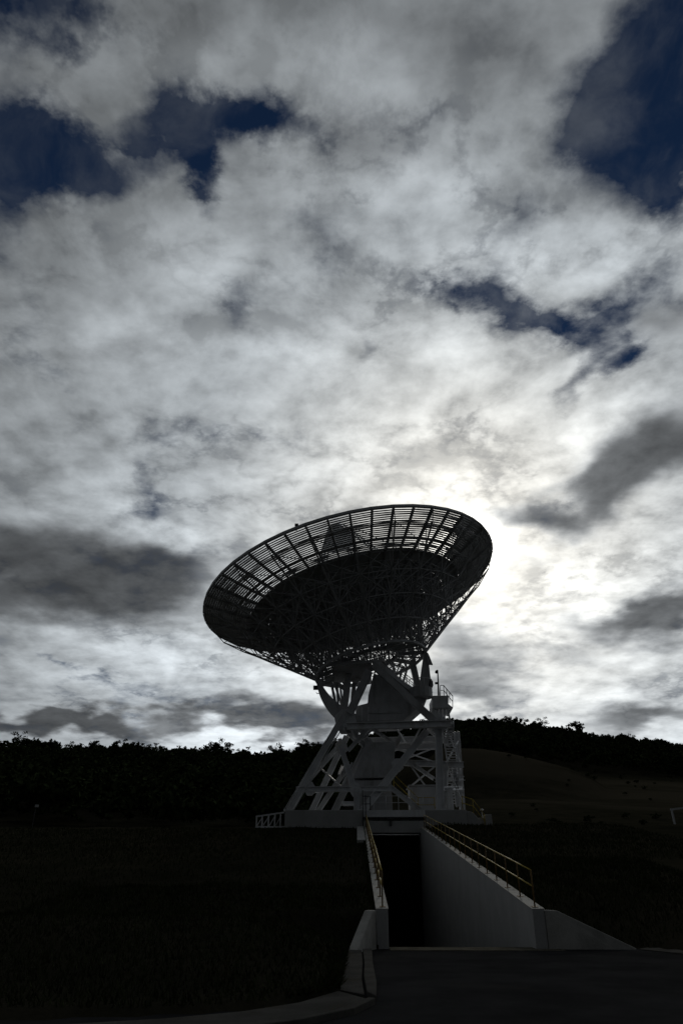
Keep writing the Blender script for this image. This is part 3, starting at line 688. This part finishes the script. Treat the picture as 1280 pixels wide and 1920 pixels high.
def px_prism(pts, Y, depth): return MB().prism([at(x, y, Y) for x, y in pts], (0, depth, 0))
def build_mount():
    # Y-axis drive housing on the X-axis frame
    h = px_prism([(667, 1324), (689, 1318), (690, 1304), (700, 1262), (768, 1284), (800, 1312), (757, 1350), (666, 1353)], 57.6, 4.6).build('drive_housing', 'dimmed_steel', ANT, bevel=.05)
    for x in (678, 690): beam('rib_plate', (x, 1326, 57.55), (x, 1352, 57.55), .12, .08, h)
    px_prism([(690, 1334), (756, 1333), (756, 1336), (690, 1337)], 57.45, .13).build('ledge', 'dimmed_steel', h)
    # A-frame under the upper platform
    f = beam('axis_frame', (692, 1258, 56.6), (655, 1338, 57.0), .52, mat='dimmed_steel')
    beam('frame_leg', (698, 1246, 56.4), (814, 1352, 56.9), .42, .5, f, 'dimmed_steel')
    beam('frame_leg', (653, 1266, 59), (644, 1342, 58.6), .52, None, f, 'dimmed_steel')
    beam('frame_leg', (664, 1280, 61), (659, 1335, 61), .34, None, f, 'dimmed_steel')
    beam('frame_leg', (772, 1240, 60), (784, 1292, 59.6), .50, None, f, 'dimmed_steel')
    for a, b, w in [((620, 1276, 59.2), (632, 1334, 58.8), .16), ((625, 1276, 60), (643, 1330, 59.4), .14), ((632, 1280, 59.2), (634, 1335, 58.8), .18),
                    ((637, 1284, 60), (643, 1326, 59.4), .12), ((630, 1280, 59), (652, 1300, 59), .16),
                    ((756, 1250, 60), (748, 1276, 60), .16), ((764, 1250, 60.5), (754, 1284, 60), .14), ((750, 1258, 60), (738, 1270, 60), .14)]:
        beam('strut', a, b, w, None, f, 'dimmed_steel')
    # upper platform
    p0 = at(624, 1249, 56.2); p1 = at(697, 1243, 56.2)
    pl = MB(); pl.prism([p0, p1, p1+Vector((0, 0, .28)), p0+Vector((0, 0, .28))], (0, 5.6, 0)); plat = pl.build('upper_platform', 'dimmed_steel', ANT, bevel=.02)
    for k in range(6):
        q = p0.lerp(p1, k/5)+Vector((0, .05, .28)); MB().tube([q, q+Vector((0, 0, 1.0))], .03, 6).build('post', 'white_steel', plat, True)
    for zz in (.8, 1.28): MB().tube([p0+Vector((0, .05, zz)), p1+Vector((0, .05, zz))], .025, 6).build('rail', 'white_steel', plat, True)
    # sector gear: a half wheel in the plane facing the camera, thinning towards its tips
    c = at(703, 1262, 59.0); m = MB(); vs = []; n = 22
    tilt = math.radians(13)
    Ro = 4.95
    a0, a1 = math.radians(188), math.radians(262)
    for k in range(n+1):
        t = k/n; a = a0+(a1-a0)*t; th = .30+.85*math.sin(min(1, t*1.3)*math.pi/2)
        if t < .02: th = .28
        for y in (-.35, .35):
            vs.append(c+Vector((math.cos(a)*Ro, y, math.sin(a)*Ro))); vs.append(c+Vector((math.cos(a)*(Ro-th), y, math.sin(a)*(Ro-th))))
    fs = [(0, 1, 3, 2), (4*n, 4*n+2, 4*n+3, 4*n+1)]
    for k in range(n):
        b = 4*k; fs += [(b, b+4, b+5, b+1), (b+2, b+3, b+7, b+6), (b, b+2, b+6, b+4), (b+1, b+5, b+7, b+3)]
    g = m.add(vs, fs).build('sector_gear', 'dimmed_steel', ANT)
    tip = (596, 1286)
    for x, y in ((587, 1268), (605, 1270), (618, 1272), (626, 1283)): beam('strut', (tip[0]+2, tip[1], 59.0), (x, y, 59.0), .16, None, g)
    t_ = at(591, 1290, 59); MB().box(t_+Vector((-.16, -.2, -.12)), t_+Vector((.3, .2, .16))).build('stop_block', 'dark_steel', g)
    t_ = at(595, 1300, 58.8); MB().tube([t_+Vector((.2, 0, 0)), t_+Vector((-.05, 0, -.02)), t_+Vector((-.1, 0, .1))], .03, 5).build('hook', 'dark_steel', g)
    # right end of the half wheel, with its weight
    w = px_prism([(794, 1228), (802, 1223), (804, 1246), (807, 1272), (802, 1290), (786, 1288), (790, 1256)], 58.6, .9).build('counterweight', 'dimmed_steel', ANT, bevel=.02)
    px_prism([(799, 1222), (803, 1226), (811, 1246), (801, 1245)], 58.5, .25).build('fin', 'dimmed_steel', w)
    px_prism([(806, 1271), (811, 1277), (812, 1285), (809, 1292), (811, 1298), (806, 1299), (803, 1286)], 58.5, .3).build('cover', 'dark_steel', w)
    # drum platform at the right bearing with curved rail
    m = MB(); cc = at(789, 1300, 57.6); n = 14
    ring = [cc+Vector((math.cos(2*math.pi*k/n)*.92, math.sin(2*math.pi*k/n)*.92, 0)) for k in range(n)]
    m.prism([p+Vector((0, 0, -.35)) for p in ring], (0, 0, .75)); dr = m.build('bearing_drum', 'dimmed_steel', ANT)
    MB().tube([p+Vector((0, 0, 1.05)) for p in ring[7:]+ring[:1]], .03, 6).build('rail', 'white_steel', dr)
    for p in ring[7::2]: MB().tube([p+Vector((0, 0, .4)), p+Vector((0, 0, 1.05))], .025, 5).build('post', 'white_steel', dr)
    # stair from the platform to the bearing, beside the frame leg
    s0 = at(700, 1236, 57.2); s1 = at(776, 1298, 57.6)
    m = MB(); m.bar(s0, s1, .08, .3); m.bar(s0+Vector((0, .8, 0)), s1+Vector((0, .8, 0)), .08, .3); st = m.build('stair', 'white_steel', ANT)
    tm = MB().box((-.14, .05, -.02), (.14, .75, .02)).mesh('tread', 'white_steel')
    for k in range(1, 16): link('tread', tm, st, Matrix.Translation(s0.lerp(s1, k/16)))
    for y in (0, .8):
        MB().tube([s0+Vector((0, y, .95)), s1+Vector((0, y, .95))], .03, 6).build('rail', 'white_steel', st)
        MB().tube([s0+Vector((0, y, .5)), s1+Vector((0, y, .5))], .025, 6).build('rail', 'white_steel', st)
        for k in range(7): q = s0.lerp(s1, k/6)+Vector((0, y, 0)); MB().tube([q, q+Vector((0, 0, .95))], .025, 5).build('post', 'white_steel', st)
    # outer right platform with rail and lamp mast
    a, b = at(812, 1328, 57.0), at(840, 1327, 57.0); top = at(815, 1304, 57.0).z
    m = MB(); d0 = Vector((0, 3.2, 0)); m.prism([Vector((a.x, a.y, a.z)), Vector((b.x, b.y, b.z)), Vector((b.x+.1, b.y, top)), Vector((a.x, a.y, top))], d0)
    op = m.build('side_platform', 'white_steel', ANT, bevel=.03)
    c1 = [Vector((b.x-.6, 57.05, top)), Vector((b.x+.12, 57.3, top-.45)), Vector((b.x+.15, 60.0, top-.4)), Vector((b.x-.6, 60.1, top))]
    c1 = [at(825, 1304, 57.05), at(832, 1304, 57.05), at(848, 1326, 57.2)]
    up = [at(825, 1285, 57.05), at(831, 1285, 57.05), at(848, 1305, 57.2)]
    MB().tube(up, .035, 6).build('rail', 'white_steel', op); MB().tube([p.lerp(q, .5) for p, q in zip(c1, up)], .03, 6).build('rail', 'white_steel', op)
    for k in (0, .33, .66, 1.0):
        MB().tube([c1[1].lerp(c1[2], k), up[1].lerp(up[2], k)], .03, 6).build('post', 'white_steel', op)
    MB().tube([c1[0], up[0]], .03, 6).build('post', 'white_steel', op)
    MB().prism([at(838, 1318, 57.1), at(849, 1327, 57.1), at(846, 1331, 57.1), at(836, 1328, 57.1)], (0, 2.5, 0)).build('deck_edge', 'white_steel', op)
    for x0, x1 in ((812, 812), (819, 818), (826, 825), (833, 833), (839, 843)):
        beam('post', (x0, 1328, 57.4), (x1, 1352, 57.4), .14, None, op)
    for k in range(5): beam('rung', (810, 1332+k*4, 58.2), (818, 1332+k*4, 58.2), .05, .12, op)
    lm = MB(); lm.tube([at(822, 1304, 57.3), at(821, 1280, 57.3), at(820, 1257, 57.3)], [.10, .06, .05], 8); mast = lm.build('lamp_mast', 'white_steel', ANT)
    q = at(818, 1259, 57.3); MB().tube([q+Vector((.1, 0, .12)), q, q+Vector((-.05, 0, -.14))], [.05, .12, .10], 8).build('lamp_head', 'dark_steel', mast)
    q = at(818, 1281, 57.3); MB().box(q+Vector((-.13, -.1, -.07)), q+Vector((.12, .1, .07))).build('junction_box', 'dark_steel', mast)
    # stair tower at the right
    for (a, b, nt) in (((836, 1354, 58.4), (849, 1430, 57.2), 15), ((850, 1436, 59.5), (846, 1512, 61.5), 14)):
        s0, s1 = at(*a), at(*b); m = MB()
        for dx in (-.42, .42): m.bar(s0+Vector((dx, 0, 0)), s1+Vector((dx, 0, 0)), .06, .24)
        st = m.build('stair', 'white_steel', TOWER)
        tm = MB().box((-.40, -.13, -.025), (.40, .13, .025)).mesh('tread', 'white_steel')
        for k in range(1, nt): link('tread', tm, st, Matrix.Translation(s0.lerp(s1, k/nt)))
        st.parent = ANT
        st.matrix_parent_inverse = WM[ANT.name].inverted()
    ld = at(849, 1432, 57.2)
    # central pedestal: a tapering box on a plinth room
    T = [at(686, 1392, 58), at(741, 1391, 58)]; Bm = [at(662, 1459, 57.4), at(737, 1457, 57.4)]
    m = MB(); vs = [T[0], T[1], T[1]+Vector((-.2, 3.2, 0)), T[0]+Vector((.4, 3.2, 0)), Bm[0], Bm[1], Bm[1]+Vector((-.2, 4.4, 0)), Bm[0]+Vector((.3, 4.4, 0))]
    m.add(vs, [(0, 1, 2, 3), (7, 6, 5, 4), (0, 4, 5, 1), (1, 5, 6, 2), (2, 6, 7, 3), (3, 7, 4, 0)])
    pd = m.build('pedestal', 'dimmed_steel', ANT, bevel=.03)
    lo = [at(664, 1463, 57.6), at(733, 1462, 57.6)]
    MB().prism([Vector((lo[0].x+.2, 57.6, 6.04)), Vector((lo[1].x+.05, 57.6, 6.04)), lo[1], lo[0]], (0, 4.2, 0)).build('base_room', 'dimmed_steel', pd, bevel=.03)
build_mount()

# equipment on the foundation
def cabinets():
    root = empty('equipment_shelter', (4.8, 58, 6.05)); tag(root, 'pale equipment shelter on the foundation between the tower legs', 'shelter')
    a = at(768, 1474, 58); b = at(817, 1474, 58)
    MB().box((a.x, 58, 6.052), (b.x, 60.5, a.z)).build('body', 'white_steel', root, bevel=.03)
    MB().box((a.x-.12, 57.86, a.z+.004), (b.x+.12, 60.62, a.z+.09)).build('roof', 'white_steel', root, bevel=.02)
    MB().box((a.x+.3, 57.96, 6.1), (a.x+1.05, 57.995, 7.25)).build('door', 'white_steel', root, bevel=.008)
    r2 = empty('equipment_cabinet', (6.9, 56.5, 6.05)); tag(r2, 'narrow pale cabinet beside the right front tower leg', 'cabinet')
    a = at(836, 1479, 56.5); b = at(848, 1479, 56.5)
    MB().box((a.x, 56.5, 6.052), (b.x, 57.3, a.z)).build('body', 'white_steel', r2, bevel=.02)
    MB().box((a.x-.05, 56.44, a.z+.003), (b.x+.05, 57.36, a.z+.06)).build('lid', 'white_steel', r2, bevel=.01)
    MB().box((a.x+.06, 56.475, 6.2), (b.x-.06, 56.497, a.z-.12)).build('door', 'white_steel', r2)
    b0, b1, b2 = at(741, 1477, 57), at(784, 1517, 57), at(815, 1517, 57)
    b0.z = max(b0.z, 6.06)
    step_rail('handrail', [at(738, 1478, 57.0), Vector((b1.x, 57.0, 6.1)), Vector((b2.x, 57.0, 6.1))], 'yellow stair rail coming down from the pedestal to the shelter', 1.0)
cabinets()

# small things in the far field
def far_things():
    root = empty('metal_frame', at(1265, 1534, 62)); tag(root, 'pale metal frame standing on the lawn at the far right edge', 'metal frame')
    z0 = at(1265, 1534, 62).z
    a = at(1258, 1518, 62); 
    for x, y in ((1258, 1518), (1300, 1513)):
        p = at(x, y, 62); MB().bar((p.x+.05, 62, height(p.x, 62)-.1), p, .12).build('post', 'dimmed_steel', root)
    p, q = at(1256, 1518, 62), at(1302, 1512, 62); MB().bar(p, q, .14).build('top_rail', 'dimmed_steel', root)
    MB().bar((p.x-.1, 62, float(height(p.x, 62))+.06), (q.x, 62, float(height(q.x, 62))+.1), .14).build('bottom_rail', 'dimmed_steel', root)
    c = at(68, 1512, 95); z = float(height(c.x, 95)); r2 = empty('marker_post', (c.x, 95, z)); tag(r2, 'small pale marker post in the dark paddock at far left', 'post')
    MB().tube([(c.x, 95, z-.2), (c.x, 95, c.z-.05)], .05, 6).build('post', 'dark_steel', r2)
    MB().box((c.x-.1, 94.9, c.z-.1), (c.x+.35, 94.96, c.z+.2)).build('plate', 'dimmed_steel', r2)
far_things()

# ------------------------------------------------------------------ trees
def tree_meshes(seed, nleaf=420, leaf=.42, tall=9.0, sparse=False):
    rg = np.random.default_rng(seed); rnd = random.Random(seed)
    tr = MB(); top = tall*.62
    lean = rnd.uniform(-.6, .6); spine = [(0, 0, -.5), (lean*.3, .1, top*.4), (lean, 0, top*.75), (lean*1.2, .1, top)]
    tr.tube(spine, [.24, .18, .13, .08], 6)
    cl = []
    nb = 5 if sparse else 8
    for k in range(nb):
        an = rnd.uniform(0, 6.28); z = tall*rnd.uniform(.30 if not sparse else .45, .62); L = tall*rnd.uniform(.16, .30)
        s = Vector(spine[2])*(z/(top*.75)) if z < top*.75 else Vector(spine[2]); s = Vector((s.x, s.y, min(z, top)))
        e = s+Vector((math.cos(an)*L, math.sin(an)*L, L*rnd.uniform(.35, .95)))
        tr.tube([s, s.lerp(e, .5)+Vector((0, 0, .15)), e], [.10, .07, .04], 5)
        cl.append((e, tall*rnd.uniform(.085, .15))); cl.append((s.lerp(e, .7)+Vector((rnd.uniform(-.6, .6), rnd.uniform(-.6, .6), .5)), tall*rnd.uniform(.07, .12)))
    cl.append((Vector(spine[3])+Vector((0, 0, tall*.12)), tall*.14)); cl.append((Vector(spine[3])+Vector((rnd.uniform(-1, 1), 0, tall*.26)), tall*rnd.uniform(.08, .13)))
    vs = []; fs = []
    per = nleaf//len(cl)
    for c, r in cl:
        d = rg.normal(size=(per, 3)); d /= np.linalg.norm(d, axis=1)[:, None]
        p = np.array(c)+d*(r*rg.uniform(.35, 1.0, per)[:, None])*np.array([1.15, 1.15, .75])
        a = rg.normal(size=(per, 3)); a /= np.linalg.norm(a, axis=1)[:, None]
        b = np.cross(a, rg.normal(size=(per, 3))); b /= np.linalg.norm(b, axis=1)[:, None]
        s1 = leaf*rg.uniform(.5, 1.2, per)[:, None]; s2 = s1*.55
        for P, A, B in zip(p, a*s1, b*s2):
            n = len(vs); vs += [tuple(P-A), tuple(P+B), tuple(P+A), tuple(P-B)]; fs.append((n, n+1, n+2, n+3))
    cr = MB(); cr.v = vs; cr.f = fs
    return tr, cr
def build_trees():
    var = []
    for k in range(7):
        tr, cr = tree_meshes(40+k, 520 if k < 5 else 300, .40, 8.5 if k < 5 else 10.5, sparse=k >= 5)
        tm = tr.mesh('trunk', 'bark', True); cmh = bpy.data.meshes.new('crown'); cmh.from_pydata(cr.v, [], cr.f); cmh.update(); cmh.materials.append(MAT['foliage'])
        var.append((tm, cmh))
    spots = []
    az = -.50
    while az < .47:
        az += random.uniform(.003, .0062)
        r = float(rdist(az))+random.uniform(-10, 4)
        big = random.random()
        spots.append((az, r, random.uniform(.40, .72) if big < .86 else random.uniform(.75, 1.0), random.randrange(5) if random.random() < .8 else 5+random.randrange(2)))
    special = {}
    for x, y, s, lab in ((44, 1382, 1.0, 'tall gum tree standing clear of the wood at the far left of the ridge'), (415, 1392, 1.05, 'spindly gum tree rising above the left ridge just before its dip'),
                    (1020, 1352, 1.0, 'spindly lone gum tree leaning above the right hill crest'), (570, 1397, .95, 'open gum tree on the ridge close to the left tower legs')):
        d = FWD+RGT*((x-640)/FPX)+UPV*((960-y)/FPX); a = math.atan2(d.x, d.y); special[len(spots)] = lab; spots.append((a, float(rdist(a))-3, s, 5+random.randrange(2)))
    for i, (az, r, s, k) in enumerate(spots):
        x, y = math.sin(az)*r, math.cos(az)*r; z = float(height(x, y))
        if i not in special: s *= 1+.38*math.sin(az*47+1)*math.sin(az*113+.4)+.18*math.sin(az*290)
        g = 0 if az < -.06 else 1 if az < .125 else 2
        root = empty('eucalyptus_tree', (x, y, z))
        tag(root, special.get(i, ('dark gum tree in the row along the left ridge', 'dark gum tree on the ridge behind the tower', 'dark gum tree on the hill crest right of the tower')[g]), 'tree',
            None if i in special else ('gum trees along the left ridge', 'gum trees behind the tower', 'gum trees along the right hill crest')[g])
        mw = Matrix.Translation((x, y, z-.2))@Matrix.Rotation(random.uniform(0, 6.28), 4, 'Z')@Matrix.Diagonal((s*1.25, s*1.25, s, 1))
        link('trunk', var[k][0], root, mw); link('crown', var[k][1], root, mw)
    # the wood on the slopes below reads as one mass
    rg = np.random.default_rng(3); V = []; F = []; base = []
    for k in range(4):
        _, cr = tree_meshes(90+k, 130, .8, 8.0); base.append((np.array(cr.v), np.array(cr.f)))
    off = 0; cnt = 0
    while cnt < 2800:
        az = rg.uniform(-.56, .52); Rr = float(rdist(az)); lo = 118 if az < 0.03 else 262
        r = math.sqrt(rg.uniform(lo*lo, (Rr-3)**2)); x, y = math.sin(az)*r, math.cos(az)*r
        z = float(height(x, y)); v, f = base[rg.integers(4)]; a = rg.uniform(0, 6.28); s = rg.uniform(.6, 1.15)
        c, sn = math.cos(a)*s, math.sin(a)*s
        V.append(np.stack([v[:, 0]*c-v[:, 1]*sn+x, v[:, 0]*sn+v[:, 1]*c+y, v[:, 2]*s+z-.3-1.2*s], 1)); F.append(f+off); off += len(v); cnt += 1
    for _ in range(70):
        az = rg.uniform(.13, .5); r = rg.uniform(95, 262) if rg.random() < .7 else rg.uniform(215, 262); x, y = math.sin(az)*r, math.cos(az)*r
        z = float(height(x, y)); v, f = base[rg.integers(4)]; a = rg.uniform(0, 6.28); s = rg.uniform(.08, .22)
        c, sn = math.cos(a)*s*1.6, math.sin(a)*s*1.6
        V.append(np.stack([v[:, 0]*c-v[:, 1]*sn+x, v[:, 0]*sn+v[:, 1]*c+y, v[:, 2]*s+z-2.6*s], 1)); F.append(f+off); off += len(v)
    V = np.concatenate(V); F = np.concatenate(F)
    me = bpy.data.meshes.new('woodland'); me.vertices.add(len(V)); me.vertices.foreach_set('co', V.ravel().astype(np.float32))
    me.loops.add(F.size); me.loops.foreach_set('vertex_index', F.ravel().astype(np.int32))
    me.polygons.add(len(F)); me.polygons.foreach_set('loop_start', np.arange(0, F.size, 4, dtype=np.int32)); me.update(calc_edges=True); me.validate()
    me.materials.append(MAT['foliage'])
    tag(link('woodland', me), 'dark woodland and scrub covering the slopes behind the dish', 'woodland', kind='stuff')
build_trees()

# ------------------------------------------------------------------ grass
def build_grass():
    rg = np.random.default_rng(5); P = []
    def scatter(n, x0, x1, y0, y1):
        x = rg.uniform(x0, x1, n); y = rg.uniform(y0, y1, n); return np.stack([x, y], 1)
    P.append(scatter(24000, -9, XL-WT-.02, 10.6, 26)); P.append(scatter(15000, -26, XL-WT-.02, 26, 54)); P.append(scatter(12000, -24, -9, 9.8, 27)); P.append(scatter(12000, XR+WT+.02, 12, 20.6, 34)); P.append(scatter(8000, XR+WT+.02, 18, 34, 54))
    # denser fringe along walls and kerb
    y = rg.uniform(21, 54, 3000); P.append(np.stack([XL-WT-rg.uniform(.0, .12, 3000), y], 1)); P.append(np.stack([XR+WT+rg.uniform(0, .12, 3000), y], 1))
    ed = [atz(*p, 0) for p in ((657, 1783), (645, 1803), (640, 1835), (637, 1864), (560, 1890), (450, 1908), (300, 1922), (100, 1934))]
    fr = []
    for a, b in zip(ed[:-1], ed[1:]):
        k = int((b-a).length*420)
        t = rg.uniform(0, 1, k); j = rg.uniform(-.18, .05, k)+.12*np.maximum(0, np.sin(t*23+a.y*5)*np.sin(t*9+1))
        fr.append(np.stack([a.x+(b.x-a.x)*t+j, a.y+(b.y-a.y)*t-j*.6], 1))
    FR = np.concatenate(fr)
    P = np.concatenate(P)
    # keep the blades off kerb and road: the lawn lies on the far side of the kerb edge
    ex = np.array([p.x for p in ed]); eyv = np.array([p.y for p in ed])
    px, py = P[:, 0], P[:, 1]
    o = np.argsort(ex[3:]); yk = np.interp(px, ex[3:][o], eyv[3:][o]); oy = np.argsort(eyv[:4]); xk = np.interp(py, eyv[:4][oy], ex[:4][oy])
    bad = (px < 1) & ((py < yk+.02) | ((py < 21) & (px > xk-.02)))
    P = np.concatenate([P[~bad], FR]); z = height(P[:, 0], P[:, 1])
    ok = z > .03; P = P[ok]; z = np.maximum(z[ok], .05)
    n = len(P); h = rg.uniform(.05, .13, n)*np.where(np.arange(n) > n-len(FR), 1.2, 1.0); w = rg.uniform(.008, .02, n)
    far = np.clip(P[:, 1]/18, 1, 2.2); w = w*far; h = h*np.sqrt(far)
    a = rg.uniform(0, 6.28, n); ln = rg.uniform(0, .09, n)*np.where(np.arange(n) > n-len(FR), 1.8, 1.0); la = rg.uniform(0, 6.28, n)
    b0 = np.stack([P[:, 0]-np.cos(a)*w, P[:, 1]-np.sin(a)*w, z-.01], 1); b1 = np.stack([P[:, 0]+np.cos(a)*w, P[:, 1]+np.sin(a)*w, z-.01], 1)
    t = np.stack([P[:, 0]+np.cos(la)*ln, P[:, 1]+np.sin(la)*ln, z+h], 1)
    V = np.stack([b0, b1, t], 1).reshape(-1, 3)
    me = bpy.data.meshes.new('grass'); me.vertices.add(len(V)); me.vertices.foreach_set('co', V.ravel().astype(np.float32))
    me.loops.add(3*n); me.loops.foreach_set('vertex_index', np.arange(3*n, dtype=np.int32))
    me.polygons.add(n); me.polygons.foreach_set('loop_start', np.arange(0, 3*n, 3, dtype=np.int32)); me.update(calc_edges=True)
    me.materials.append(MAT['grass'])
    tag(link('grass', me), 'short dark grass on the banks beside the drive', 'grass', kind='stuff')
build_grass()
SC.cycles.use_denoising = True; SC.cycles.use_adaptive_sampling = True; SC.cycles.adaptive_threshold = .02
SC.cycles.max_bounces = 4; SC.cycles.diffuse_bounces = 3; SC.cycles.glossy_bounces = 2
